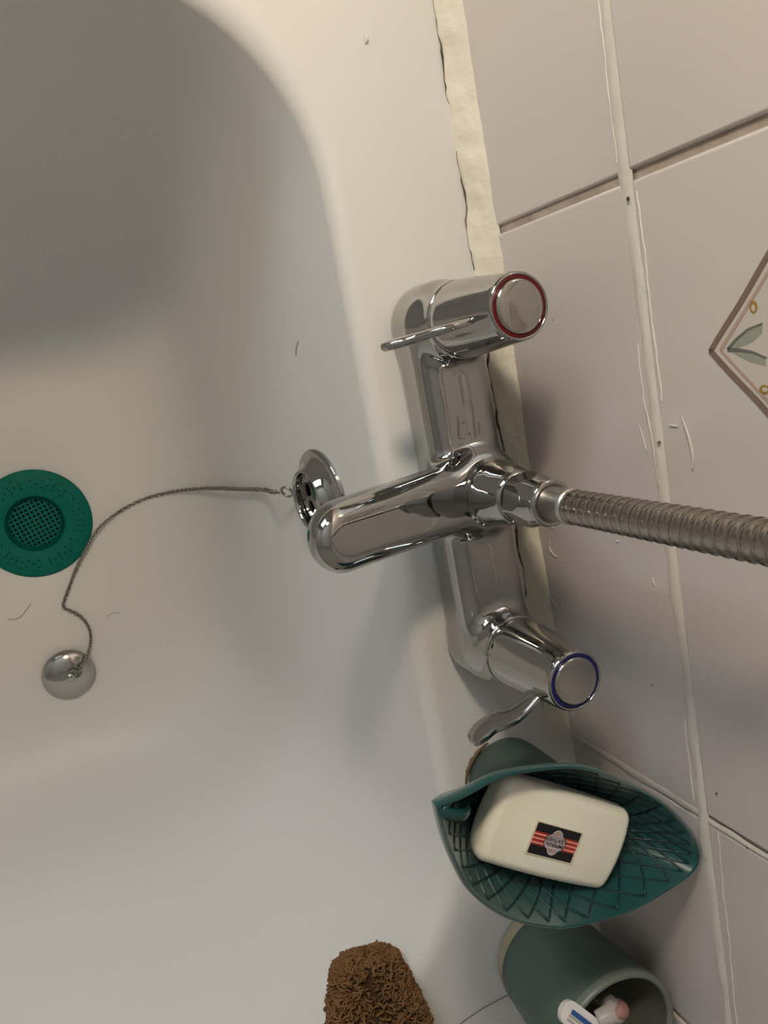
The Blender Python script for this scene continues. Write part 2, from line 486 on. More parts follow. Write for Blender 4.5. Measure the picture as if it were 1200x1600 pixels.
for i, (x, z, r) in enumerate(((-.0439, .1253, .0010), (.2600, .1526, .0008), (.1946, .0981, .0006), (.2397, .1361, .0006), (.0010, .0550, .0005), (.0640, .1262, .0009))):
    link('dirt_speck', Geo().add(*lathe([(r * 1.0, 0), (r * .9, r * .3), (r * .5, r * .5), (0, r * .55)], 10)).mesh('dirt_speck'), 'grime', wall, (x, -.0003 if z < .12 or z > .13 else -.0012, z), (math.pi / 2, 0, i))
trim = None
def bead():
    v, f = [], []
    x0, x1, n, m = -0.62, 0.49, 420, 11
    for i in range(n + 1):
        x = x0 + (x1 - x0) * i / n
        top = 0.0155 - 0.0045 / (1 + math.exp(-(x + .01) / .03)) + 0.0014 * wob(x, 22, 2) + 0.0008 * wob(x, 95, 5)
        frt = 0.0105 + 0.0018 * wob(x, 27, 8) + 0.0006 * wob(x, 140, 3)
        for k in range(m):
            t = k / (m - 1)
            a = t * math.pi / 2
            y = -frt * (1 - math.cos(a)) ** 0.85
            z = top * (1 - math.sin(a)) ** 0.85
            bulge = 0.0026 * math.sin(math.pi * t) * (1 + 0.6 * wob(x, 60, 1)) + 0.0004 * wob(x, 160, k * 1.7) * math.sin(math.pi * t)
            v.append((x, y - bulge * .7 + (0.0006 if k == 0 else 0), z + bulge * .7 - (0.0004 if k == m - 1 else 0)))
    for i in range(n):
        for k in range(m - 1):
            a = i * m + k
            f.append((a, a + 1, a + m + 1, a + m))
    return mesh_from('trim_1', v, f)
trim = link('trim_1', bead(), 'silicone')
tag(trim, 'cream silicone bead sealing the bath rim to the tiles', kind='structure')
def crack(xa, xb, seed, w, yoff, zoff):
    n = int((xb - xa) / 0.003)
    g = Geo()
    P = []; R = []
    for i in range(n + 1):
        x = xa + (xb - xa) * i / n
        frt = 0.0105 + 0.0018 * wob(x, 27, 8) + 0.0006 * wob(x, 140, 3)
        P.append((x, -frt - yoff + 0.0007 * wob(x, 210, seed), zoff))
        R.append(max(0.00012, w * (0.5 + 0.8 * wob(x, 130, seed + 1))))
    g.add(*sweep(P, R, 6))
    return link('grime_crack', g.mesh('grime_crack'), 'grime', trim)
crack(-.20, -.125, 1, .00055, .0002, .0006)
crack(-.10, -.035, 4, .0005, .0002, .0006)
crack(-.02, .075, 6, .0008, .0002, .0006)
crack(.10, .165, 9, .0006, .0002, .0006)
crack(.18, .24, 3, .0004, .0002, .0006)

# ------------------------------------------------------------------ window and lamp of the room (behind the camera)
win = empty('window_1', (RX0 + 0.012, -1.15, 0.95))
tag(win, 'frosted bathroom window in the wall across the room', kind='structure')
g = Geo()
for b in ((-.012, .03, -.46, -.42, -.42, .42), (-.012, .03, .42, .46, -.42, .42), (-.012, .03, -.46, .46, .42, .46), (-.012, .045, -.48, .48, -.46, -.42), (-.012, .02, -.015, .015, -.42, .42)):
    g.add(*box(*b))
link('window_frame', g.mesh('window_frame', False), 'frame', win)
for s in (-1, 1):
    link('pane', mesh_from('pane', *box(-.004, .004, -.2, .2, -.415, .415), smooth=False), 'pane', win, (0, s * .2175, 0))

lamp = empty('globe_lamp', LAMP_POS)
tag(lamp, 'warm glowing globe lamp on a wall arm beside the bath', 'lamp')
bm = bmesh.new(); bmesh.ops.create_icosphere(bm, subdivisions=3, radius=LAMP_RADIUS)
me = bpy.data.meshes.new('globe'); bm.to_mesh(me); bm.free()
me.polygons.foreach_set('use_smooth', [True] * len(me.polygons))
link('globe', me, 'globe', lamp)
link('lamp_holder', Geo().add(*lathe([(.0, .095), (.018, .095), (.02, .06), (.026, .048)], 24)).mesh('lamp_holder'), 'frame', lamp)
link('arm', Geo().add(*sweep(smooth_path([(0, 0, .09), (0, .01, .13), (0, .06, .15), (0, .14, .12), (0, -LAMP_POS[1] - .012, .09)], 6), .006, 10)).mesh('arm'), 'frame', lamp)
link('wall_plate', Geo().add(*sweep([(0, -LAMP_POS[1] - .016, .09), (0, -LAMP_POS[1] - .0005, .09)], [.034, .040], 28)).mesh('wall_plate', False), 'frame', lamp)

# ------------------------------------------------------------------ bath
BX0, BX1, BY1, BY0, BR = -0.212, 0.412, -0.0805, -1.50, 0.115
FLOOR_Z = -0.38
DRAIN = (0.0947, -0.2916)
def profile():
    P = [(0.0, 0.0)]
    for i in range(1, 9):
        a = math.radians(82) * i / 8
        P.append((.0105 * math.sin(a), -.0105 + .0105 * math.cos(a)))
    a0 = P[-1]
    for i in range(1, 9):
        t = i / 8
        P.append((a0[0] + (.052 - a0[0]) * t, a0[1] + (-.28 - a0[1]) * t))
    for i in range(1, 15):
        t = i / 14
        P.append(((1 - t) ** 2 * .052 + 2 * t * (1 - t) * .0655 + t * t * .15, (1 - t) ** 2 * -.28 + 2 * t * (1 - t) * FLOOR_Z + t * t * FLOOR_Z))
    return P
BPROF = profile()
def bath_inset(z):
    return float(np.interp(-z, [-p[1] for p in BPROF], [p[0] for p in BPROF]))
def rrect(x0, x1, y0, y1, r, K=14, S=16):
    pts = []
    cs = [(x1 - r, y1 - r, 0), (x0 + r, y1 - r, 90), (x0 + r, y0 + r, 180), (x1 - r, y0 + r, 270)]
    for i, (cx, cy, a0) in enumerate(cs):
        arc = [(cx + r * math.cos(math.radians(a0 + 90 * k / K)), cy + r * math.sin(math.radians(a0 + 90 * k / K))) for k in range(K + 1)]
        pts += arc
        nx = cs[(i + 1) % 4]
        q = (nx[0] + r * math.cos(math.radians(nx[2])), nx[1] + r * math.sin(math.radians(nx[2])))
        p = arc[-1]
        for k in range(1, S):
            pts.append((p[0] + (q[0] - p[0]) * k / S, p[1] + (q[1] - p[1]) * k / S))
    return pts
rings = []
OX0, OX1, OY0, OY1 = -0.285, 0.4935, -1.62, -0.0005
rings.append([(x, y, -.035) for x, y in rrect(OX0, OX1, OY0, OY1, .006)])
rings.append([(x, y, -.004) for x, y in rrect(OX0, OX1, OY0, OY1, .006)])
rings.append([(x, y, -.001) for x, y in rrect(OX0 + .001, OX1 - .001, OY0 + .001, OY1 - .001, .006)])
rings.append([(x, y, 0) for x, y in rrect(OX0 + .004, OX1 - .004, OY0 + .004, OY1 - .004, .006)])
for ins, z in BPROF:
    rings.append([(x, y, z) for x, y in rrect(BX0 + ins, BX1 - ins, BY0 + ins * 2.2, BY1 - ins, BR)])
nring = len(rings[0])
last = rings[-1]
for rr, dz in ((.0285, 0), (.0275, -.0008), (.0262, -.003), (.0262, -.05)):
    rings.append([(DRAIN[0] + rr * math.cos(math.atan2(y - DRAIN[1], x - DRAIN[0])), DRAIN[1] + rr * math.sin(math.atan2(y - DRAIN[1], x - DRAIN[0])), FLOOR_Z + dz) for x, y, z in last])
v, f = [], []
for r_ in rings: v += r_
for i in range(len(rings) - 1):
    for k in range(nring):
        k2 = (k + 1) % nring
        f.append((i * nring + k, i * nring + k2, (i + 1) * nring + k2, (i + 1) * nring + k))
f.append(tuple((len(rings) - 1) * nring + k for k in range(nring)))
bath = empty('bathtub', (0, 0, 0))
tag(bath, 'white acrylic bathtub with rounded inner corners', 'bathtub')
link('tub_shell', mesh_from('tub_shell', v, f), 'acrylic', bath)
link('side_panel', mesh_from('side_panel', *box(-.275, -.262, -1.615, -.001, RZ0, -.03), smooth=False), 'frame', bath)
dw = link('drain_waste', Geo().add(*lathe([(.0262, -.040), (.0262, -.002), (.0285, .0006), (.031, .0008), (.0318, .0002)], 48)).mesh('drain_waste'), 'chrome_soft', bath, (DRAIN[0], DRAIN[1], FLOOR_Z))
link('drain_well_dark', Geo().add(*lathe([(.0260, -.042), (.0260, -.012)], 32, (True, False))).mesh('drain_well_dark'), 'black', bath, (DRAIN[0], DRAIN[1], FLOOR_Z))  # black lining paints in the shade down the waste hole

# overflow outlet on the end wall of the bath
OVZ = -0.083
OV = (0.0860, BY1 - bath_inset(OVZ), OVZ)
tilt = math.atan((.052 - .014) / .268)
ovf = empty('overflow', OV, (math.radians(90) - tilt, 0, 0), bath)   # local +z leaves the wall into the bath
ovf['label'] = 'round chrome overflow outlet with slots below the tap'
def ov_part(name, me, material): return link(name, me, material, ovf)
ov_part('overflow_rim', Geo().add(*lathe([(.0325, -.001), (.0328, .0012), (.0320, .0024), (.0300, .0028), (.0270, .0038), (.0240, .0062), (.0218, .0094), (.0208, .0120), (.0200, .0128), (.0191, .0122), (.0186, .0105), (.0184, .0040)], 56)).mesh('overflow_rim'), 'chrome')
ov_part('overflow_well_dark', Geo().add(*lathe([(.0, .0022), (.0187, .0022)], 40)).mesh('overflow_well_dark'), 'black')  # black disc on the solid wall paints the dark behind the openings
# slotted plate: six round openings cut around a hub
bm = bmesh.new()
PR, HR = .0182, .0046
g = Geo()
NA = 96; NR = 22
rad = [PR * i / NR for i in range(1, NR + 1)]
keep = []
for i in range(NR):
    for k in range(NA):
        r0 = rad[i]; a = 2 * math.pi * (k + .5) / NA
        rm = r0 - PR / NR / 2
        x, y = rm * math.cos(a), rm * math.sin(a)
        hole = any(math.hypot(x - .0112 * math.cos(h * math.pi / 3), y - .0112 * math.sin(h * math.pi / 3)) < HR for h in range(6)) or rm < .0012
        if hole: continue
        a0, a1 = 2 * math.pi * k / NA, 2 * math.pi * (k + 1) / NA
        rr0 = r0 - PR / NR
        keep.append([(rr0 * math.cos(a0), rr0 * math.sin(a0)), (r0 * math.cos(a0), r0 * math.sin(a0)), (r0 * math.cos(a1), r0 * math.sin(a1)), (rr0 * math.cos(a1), rr0 * math.sin(a1))])
for q in keep:
    g.add([(x, y, .0052 + .0006 * (1 - math.hypot(x, y) / PR)) for x, y in q], [(0, 1, 2, 3)])
me = g.mesh('overflow_grate')
bm.from_mesh(me); bmesh.ops.remove_doubles(bm, verts=bm.verts, dist=1e-6); bm.to_mesh(me); bm.free()
ov_part('overflow_grate', me, 'chrome_soft')

# ------------------------------------------------------------------ mixer tap
TAPX, TAPY = 0.0840, -0.0470
HX = 0.0920
tap = empty('bath_mixer_tap', (TAPX, TAPY, 0))
tag(tap, 'chrome bath shower mixer tap with red and blue ringed handles on the rim', 'tap')
def sd_body(X, Y, Z):
    # bar along x with rounded ends
    dx = np.maximum(np.abs(X) - HX, 0)
    taper = 0.0225 - 0.0015 * np.clip(Z / .034, 0, 1)
    d2 = np.hypot(dx, Y + .0015) - taper
    bar = rnd_ext(d2, np.maximum(-Z + .0002, Z - .0345), 0.0105)
    # conical seats below the handles
    ax = np.abs(X) - HX
    rr = np.hypot(ax, Y)
    cone = rnd_ext(rr - (.0205 - .012 * np.clip(Z - .03, 0, 1)), np.maximum(.004 - Z, Z - .0455), .0012)
    d = smin(bar, cone, .009)
    # centre hub under the shower outlet
    hub = rnd_ext(np.hypot(X, Y) - .0215, np.maximum(-Z + .0002, Z - .0425), .006)
    d = smin(d, hub, .010)
    # spout: plan capsule towards -y, rising a little
    t = np.clip(-Y / .092, 0, 1.2)
    zc = .0285 + .0235 * t
    hz = .0150 - .0025 * t
    ysp = np.maximum(-Y - .0895, 0) + np.minimum(-Y + .004, 0)
    plan = np.hypot(X, ysp) - (.0185 - .0004 * t)
    sp = rnd_ext(plan, np.abs(Z - zc) - hz, .0112)
    d = smin(d, sp, .009)
    return d
bodyo = link('tap_body', sdf_mesh('tap_body', sd_body, (-.122, -.122, -.0065), (.122, .031, .074), .00125), 'chrome', tap)
link('aerator', Geo().add(*lathe([(.0, -.004), (.0085, -.004), (.0095, .0), (.0095, .008)], 32)).mesh('aerator'), 'chrome_soft', tap, (0, -.090, .036))
# shower outlet collar on top of the hub
link('outlet_gasket', Geo().add(*lathe([(.0, .0), (.0178, .0), (.0178, .0014), (.0, .0014)], 48)).mesh('outlet_gasket'), 'black', tap, (0, 0, .0418))
col_p = [(.0166, .0432), (.0182, .0438), (.0187, .0450), (.0184, .0468), (.0172, .0476), (.0170, .0490), (.0178, .0505), (.0179, .0560), (.0168, .0595), (.0160, .0640), (.0150, .0690), (.0140, .0722), (.0134, .0745), (.0120, .0752)]
link('outlet_collar', Geo().add(*lathe(col_p, 56)).mesh('outlet_collar'), 'chrome', tap)

def lever_mesh():
    """thin upright blade that leaves the handle along local -y, dips, ends in a rounded paddle"""
    path = smooth_path([(0, -.0130, .0000), (0, -.0200, .0005), (0, -.0290, -.0010), (0, -.0345, -.0050), (.0, -.0390, -.0105), (.0, -.0470, -.0145), (.0, -.0560, -.0165)], 6)
    n = len(path)
    v, f = [], []
    seg = 20
    for i, p in enumerate(path):
        a = np.array(path[max(i - 1, 0)]); b = np.array(path[min(i + 1, n - 1)])
        t = (b - a) / np.linalg.norm(b - a)
        s = np.array((1., 0, 0)); w = np.cross(s, t); w /= np.linalg.norm(w)
        u = i / (n - 1)
        hw = .0019 + .0008 * u                         # half thickness
        hh = (.0060 + .0004 * u) if u < .5 else .0062 + .0024 * (u - .5) / .5
        e = 1.0
        if u > .80:
            e = math.sqrt(max(0.0, 1 - ((u - .80) / .20) ** 2)) * .97 + .03
        for k in range(seg):
            q = 2 * math.pi * k / seg
            cx, cy = math.cos(q), math.sin(q)
            x_ = math.copysign(abs(cx) ** .55, cx) * hw * (e ** .5); y_ = math.copysign(abs(cy) ** .7, cy) * hh * e
            v.append(np.array(p) + s * x_ + w * y_)
    for i in range(n - 1):
        for k in range(seg):
            k2 = (k + 1) % seg
            f.append((i * seg + k, i * seg + k2, (i + 1) * seg + k2, (i + 1) * seg + k))
    f.append(tuple(reversed(range(seg)))); f.append(tuple((n - 1) * seg + k for k in range(seg)))
    return mesh_from('lever', v, f)
hprof = [(.0183, .0462), (.0196, .0464), (.0199, .0474), (.0197, .0520), (.0191, .0600), (.0183, .0700), (.0174, .0800), (.0165, .0900), (.0160, .0960), (.01575, .0985), (.0152, .0997), (.0146, .1000), (.0141, .0997), (.0139, .0988)]
hand_me = Geo().add(*lathe(hprof, 72)).mesh('handle')
cap_me = Geo().add(*lathe([(.0124, .0980), (.0124, .0996), (.0121, .1003), (.0112, .1007), (.006, .1010), (.0, .1011)], 56)).mesh('cap')
ring_me = Geo().add(*lathe([(.0140, .0986), (.0140, .0993), (.0124, .0993), (.0124, .0985)], 56)).mesh('indicator_ring')
lev_me = lever_mesh()
for s, colr, rz, txt in ((-1, 'red', math.radians(7), 'hot tap handle with a red ring'), (1, 'blue', math.radians(34), 'cold tap handle with a blue ring')):
    h = link('handle', hand_me, 'chrome', tap, (s * HX, 0, 0), (0, 0, rz))
    h['label'] = txt
    link('cap', cap_me, 'chrome_soft', h)
    rg = link('indicator_ring', ring_me.copy(), colr, h)
    rg['label'] = colr + ' temperature ring'
    link('lever', lev_me, 'chrome', h, (0, 0, .0800))
    link('handle_seal', Geo().add(*lathe([(.0178, .0448), (.0178, .0466)], 48)).mesh('handle_seal'), 'black', h)

# ------------------------------------------------------------------ shower hose
hose = empty('shower_hose', (TAPX, TAPY, .0752))
tag(hose, 'ribbed metal shower hose rising from the tap outlet', 'hose')
link('hose_washer', Geo().add(*lathe([(.0, .0), (.0122, .0), (.0122, .0022), (.0, .0022)], 40)).mesh('hose_washer'), 'black', hose)
def sd_nut(X, Y, Z):
    ang = np.arctan2(Y, X)
    r = np.hypot(X, Y)
    sec = np.pi / 3
    a = np.mod(ang + .3, sec) - sec / 2
    hexd = r * np.cos(a) - .0123
    cone = r - (.0138 - .0030 * np.clip((Z - .012) / .012, 0, 1))
    return rnd_ext(np.maximum(hexd, cone), np.maximum(.0022 - Z, Z - .0245), .0010)
link('hex_nut', sdf_mesh('hex_nut', sd_nut, (-.0165, -.0165, 0.0), (.0165, .0165, .0275), .0006), 'chrome', hose)
link('nut_ring', Geo().add(*lathe([(.0100, .0235), (.0112, .0240), (.0117, .0255), (.0114, .0270), (.0104, .0279), (.0093, .0279), (.0089, .0272), (.0080, .0268)], 48)).mesh('nut_ring'), 'chrome', hose)
link('ferrule', Geo().add(*lathe([(.0079, .0235), (.0079, .0405), (.0084, .0408), (.0084, .0440), (.0, .0440)], 40)).mesh('ferrule'), 'steel_satin', hose)
# coil: straight up out of view, then over to a bracket on the wall
hp = smooth_path([(0, 0, .042), (0, 0, .12), (0, 0, .22), (.001, .001, .34), (.004, .004, .50), (.012, .010, .70), (.018, .014, .88), (.018, .018, 1.00), (.015, .024, 1.08)], 40)
# resample along arc length
HPa = np.array(hp); seglen = np.r_[0, np.cumsum(np.linalg.norm(np.diff(HPa, axis=0), axis=1))]
PITCH_H = .0056
SUB = 8
nst = int(seglen[-1] / PITCH_H * SUB)
ss = np.linspace(0, seglen[-1], nst)
pp = np.stack([np.interp(ss, seglen, HPa[:, i]) for i in range(3)], 1)
bump = [0.0, .00015, .00022, .00022, .00015, .0, -.0004, .00055]
rads = [.0076 + bump[i % SUB] for i in range(nst)]
link('hose_coil', Geo().add(*sweep([tuple(p) for p in pp], rads, 20)).mesh('hose_coil'), 'chrome_hose', hose)
link('wall_bracket', Geo().add(*sweep([tuple(pp[-1] - np.array((0, 0, .02))), tuple(pp[-1] + np.array((0, 0, .03)))], .014, 24)).add(*sweep([tuple(pp[-1]), (pp[-1][0], .0465, pp[-1][2])], [.010, .020], 24)).mesh('wall_bracket', False), 'chrome', hose)

# ------------------------------------------------------------------ plug on its chain
PLUG = (0.2415, -0.2985, FLOOR_Z)
plug = empty('bath_plug', PLUG)
tag(plug, 'domed chrome bath plug on a long bead chain lying on the bath floor', 'plug')
link('rubber_seal', Geo().add(*lathe([(.0, .0003), (.0205, .0003), (.0222, .0020), (.0222, .0036), (.0, .0036)], 48)).mesh('rubber_seal'), 'black', plug)
link('plug_cap', Geo().add(*lathe([(.0215, .0034), (.0236, .0036), (.0238, .0046), (.0225, .0060), (.0190, .0082), (.0140, .0102), (.0080, .0114), (.0, .0118)], 56)).mesh('plug_cap'), 'chrome_soft', plug)
def torus(R, r, n=20, m=8, flat=1.0):
    v, f = [], []
    for i in range(n):
        a = 2 * math.pi * i / n
        for k in range(m):
            b = 2 * math.pi * k / m
            v.append(((R + r * math.cos(b)) * math.cos(a), (R + r * math.cos(b)) * math.sin(a) * flat, r * math.sin(b)))
    for i in range(n):
        for k in range(m):
            f.append((i * m + k, ((i + 1) % n) * m + k, ((i + 1) % n) * m + (k + 1) % m, i * m + (k + 1) % m))
    return v, f
link('plug_stud', Geo().add(*lathe([(.0045, .0105), (.0045, .0140), (.0035, .0152), (.0, .0155)], 24)).mesh('plug_stud'), 'chrome_soft', plug, (.001, .001, 0))
link('plug_ring', Geo().add(*torus(.0055, .0008)).mesh('plug_ring'), 'chain', plug, (-.0015, .0045, .0145), (.35, .5, .3))
CH = [(0.0812, -0.1225, -0.1195), (0.0818, -0.1240, -0.1330), (0.0850, -0.1215, -0.1780), (0.0875, -0.1300, -0.2340), (0.0905, -0.1435, -0.3100), (0.0921, -0.1650, -0.3535), (0.0946, -0.1915, -0.3720), (0.1012, -0.2160, -0.3775), (0.1118, -0.2385, -0.3745), (0.1270, -0.2535, -0.3745), (0.1455, -0.2682, -0.3770), (0.1645, -0.2806, -0.3780), (0.1735, -0.2862, -0.3780), (0.1776, -0.2872, -0.3780), (0.1815, -0.2840, -0.3780),
      (0.1865, -0.2785, -0.3780), (0.1940, -0.2734, -0.3780), (0.2050, -0.2706, -0.3780), (0.2150, -0.2718, -0.3775), (0.2230, -0.2755, -0.3730), (0.2330, -0.2830, -0.3668), (0.2385, -0.2915, -0.3655)]
CP = np.array(smooth_path(CH, 12))
sl = np.r_[0, np.cumsum(np.linalg.norm(np.diff(CP, axis=0), axis=1))]
LSTEP = .0030
nl = int(sl[-1] / LSTEP)
g = Geo()
lv, lf = torus(.00155, .00055, 10, 5, 1.0)
lv = np.array(lv); lv[:, 0] *= 1.25
for i in range(nl):
    s = i * LSTEP + LSTEP / 2
    p = np.array([np.interp(s, sl, CP[:, k]) for k in range(3)])
    q = np.array([np.interp(min(s + .001, sl[-1]), sl, CP[:, k]) for k in range(3)]) - np.array([np.interp(s - .001, sl, CP[:, k]) for k in range(3)])
    t = q / np.linalg.norm(q)
    a = np.cross(t, (0, 0, 1)); a /= max(np.linalg.norm(a), 1e-6)
    b = np.cross(a, t)
    tw = math.radians(45 + 90 * (i % 2) + random.uniform(-12, 12))
    a2 = a * math.cos(tw) + b * math.sin(tw); b2 = np.cross(t, a2)
    W = p + lv[:, :1] * t + lv[:, 1:2] * a2 + lv[:, 2:3] * b2 - np.array(PLUG)
    g.add(W.tolist(), lf)
tag(link('chain', g.mesh('chain'), 'chain', plug), 'long thin aged metal chain running up to the overflow', kind='stuff')
link('chain_end_ring', Geo().add(*torus(.0042, .0009)).mesh('chain_end_ring'), 'chain', plug, tuple(np.array((0.0822, -0.1170, -0.1175)) - np.array(PLUG)), (.9, .5, .2))

# ------------------------------------------------------------------ drain strainer
st = empty('drain_strainer', (DRAIN[0], DRAIN[1], FLOOR_Z))
tag(st, 'round teal silicone drain strainer lying over the bath waste', 'strainer')
RF, RB = .0497, .0255
g = Geo()
NA, NR = 144, 24
def fz(r):
    u = (r - RB) / (RF - RB)
    return .0022 + .0022 * math.sin(math.pi * min(max(u, 0), 1)) ** .8 * (1 if u < .5 else 1) - .0008 * max(u, 0) ** 3
def hole(i, k):
    u = k % 12
    if i == 8: return u in (2, 8)
    if i == 11: return u in (2, 5, 8, 11) and (k // 12) % 2 == 0 or u in (5,)
    if i == 14: return u in (2, 8)
    if i == 17: return u in (5, 11) and (k // 12) % 2 == 0
    return False
cells = set((i, k) for i in range(NR) for k in range(NA) if not hole(i, k))
for z_off, flip in ((.0, False), (-.0014, True)):
    for (i, k) in cells:
        r0, r1 = RB + (RF - RB) * i / NR, RB + (RF - RB) * (i + 1) / NR
        a0, a1 = 2 * math.pi * k / NA, 2 * math.pi * (k + 1) / NA
        q = [(r0 * math.cos(a0), r0 * math.sin(a0), fz(r0) + z_off), (r1 * math.cos(a0), r1 * math.sin(a0), fz(r1) + z_off), (r1 * math.cos(a1), r1 * math.sin(a1), fz(r1) + z_off), (r0 * math.cos(a1), r0 * math.sin(a1), fz(r0) + z_off)]
        g.add(q, [(3, 2, 1, 0) if flip else (0, 1, 2, 3)])
for (rr) in (RF,):
    pv, pf = lathe([(rr, fz(rr) - .0014), (rr + .0003, fz(rr) - .0007), (rr, fz(rr))], NA)
    g.add(pv, pf)
me = g.mesh('flange')
bm = bmesh.new(); bm.from_mesh(me); bmesh.ops.remove_doubles(bm, verts=bm.verts, dist=2e-6); bm.to_mesh(me); bm.free()
link('flange', me, 'teal_silicone', st)
link('basket_wall', Geo().add(*lathe([(RB + .0002, .0026), (RB - .0006, .0010), (RB - .0016, -.0070), (RB - .0030, -.0078), (RB - .0030, -.0060), (RB - .0014, .0)], 72)).mesh('basket_wall'), 'teal_silicone', st)
g = Geo()
pit, bar = .00400, .00185
ln = []
x = -7 * pit
for i in range(-7, 8):
    c = i * pit
    L2 = (RB - .0022) ** 2 - c * c
    if L2 <= 0: continue
    L = math.sqrt(L2)
    g.add(*box(c - bar / 2, c + bar / 2, -L, L, -.0074, -.0062))
    g.add(*box(-L, L, c - bar / 2, c + bar / 2, -.0073, -.0061))
link('basket_mesh', g.mesh('basket_mesh', False), 'teal_silicone', st, (0, 0, 0), (0, 0, math.radians(14)))

# ------------------------------------------------------------------ pot, leaf dish, soap
pot = empty('small_pot', (.2745, -.0470, 0))
tag(pot, 'dark sage green round pot under the leaf soap dish, beside the cold tap lever', 'pot')
link('pot_body', Geo().add(*lathe([(.0, .0006), (.0240, .0006), (.0258, .0016), (.0266, .0040), (.0268, .012), (.0265, .040), (.0262, .078), (.0262, .0845), (.0250, .0857), (.0232, .0851), (.0226, .0800), (.0222, .010), (.0, .008)], 64)).mesh('pot_body'), 'pot', pot)
link('grime_ring', Geo().add(*sweep([(.0272 * math.cos(q), .0272 * math.sin(q), .0008) for q in np.linspace(math.radians(195), math.radians(262), 14)], [.0003 + .0011 * math.sin(math.pi * i / 13) * (1 + .4 * math.sin(i * 2.3)) for i in range(14)], 7)).mesh('grime_ring'), 'pot_grime', pot)

# leaf outline measured on the rim plane, centred on the dish
RIMZ = 0.1175
OUT = [(0.1940, -0.1395), (0.1955, -0.1245), (0.1972, -0.0995), (0.2080, -0.0650), (0.2254, -0.0416), (0.2445, -0.0215), (0.2642, -0.0085), (0.2775, -0.0040), (0.2868, -0.0068), (0.2906, -0.0191), (0.2921, -0.0481), (0.2861, -0.0783), (0.2785, -0.0957), (0.2641, -0.1146), (0.2456, -0.1284), (0.2262, -0.1347), (0.2078, -0.1383)]
DC = np.array((.2480, -.0720))
oc = smooth_path([(x, y, 0) for x, y in OUT + OUT[:1]], 10)[:-1]
oc = np.array(oc)[:, :2] - DC
NO = len(oc)
dish = empty('leaf_soap_dish', (DC[0], DC[1], .0))
tag(dish, 'translucent teal leaf-shaped soap dish with a netted pattern', 'soap dish')
DB = .0890
ang0 = np.arctan2(oc[:, 1], oc[:, 0])
tipL = oc[0]                                        # stem end
def dish_pt(k, s, under=0.0):
    """point of the bowl: k outline index, s 0 centre .. 1 rim"""
    p = oc[k % NO] * s
    h = (RIMZ - DB) * (max(0, (s - .58) / .42)) ** 1.45
    d = np.linalg.norm(oc[k % NO] - tipL)
    lift = .006 * math.exp(-(d / .022) ** 2) * s ** 3
    return np.array((p[0], p[1], DB + .0030 + h + lift - under))
SS = [0.02, .2, .4, .55, .6, .65, .70, .76, .82, .87, .91, .94, .97, 1.0]
v, f = [], []
TH = .0028
ringsD = [[dish_pt(k, s) for k in range(NO)] for s in SS]
ringsD.append([dish_pt(k, 1.0) + np.array((oc[k][0] * .012, oc[k][1] * .012, .0012)) for k in range(NO)])
ringsD.append([dish_pt(k, 1.0) + np.array((oc[k][0] * .040, oc[k][1] * .040, .0002)) for k in range(NO)])
for s in reversed(SS):
    ringsD.append([dish_pt(k, s) * np.array((1 + .045 * s, 1 + .045 * s, 1)) - np.array((0, 0, TH)) for k in range(NO)])
for r_ in ringsD: v += [tuple(p) for p in r_]
for i in range(len(ringsD) - 1):
    for k in range(NO):
        k2 = (k + 1) % NO
        f.append((i * NO + k, i * NO + k2, (i + 1) * NO + k2, (i + 1) * NO + k))
f.append(tuple(reversed(range(NO)))); f.append(tuple((len(ringsD) - 1) * NO + k for k in range(NO)))
f = [tuple(reversed(q)) for q in f]
link('bowl', mesh_from('bowl', v, f), 'teal_glass', dish)
# net of raised ribs: two families of spirals over the inside of the bowl
g = Geo()
NF = 30
for fam in (-1, 1):
    for j in range(NF):
        k0 = NO * j / NF
        path = []
        for i in range(22):
            u = i / 21
            s = .36 + .62 * u
            kk = k0 + fam * (1 - u) * NO * .145
            a = int(math.floor(kk)); fr = kk - a
            p = dish_pt(a, s) * (1 - fr) + dish_pt(a + 1, s) * fr
            path.append(tuple(p + np.array((0, 0, .0001))))
        g.add(*sweep(path, .00065, 5))
tag(link('net_ribs', g.mesh('net_ribs'), 'teal_rib_shade', dish), 'raised criss-cross ribs inside the dish', kind='stuff')
# pinched stem lip at the left tip
tp = np.array((oc[0][0], oc[0][1], RIMZ + .007))
lip = smooth_path([(oc[3][0], oc[3][1], RIMZ + .0075), (oc[0][0] + .004, oc[0][1] + .0015, RIMZ + .0085), (oc[0][0] + .011, oc[0][1] + .011, RIMZ + .004), (oc[0][0] + .015, oc[0][1] + .0180, RIMZ - .006)], 6)
link('stem_lip', Geo().add(*sweep(lip, [.0016 + .0012 * math.sin(math.pi * i / (len(lip) - 1)) for i in range(len(lip))], 10)).mesh('stem_lip'), 'teal_glass', dish)

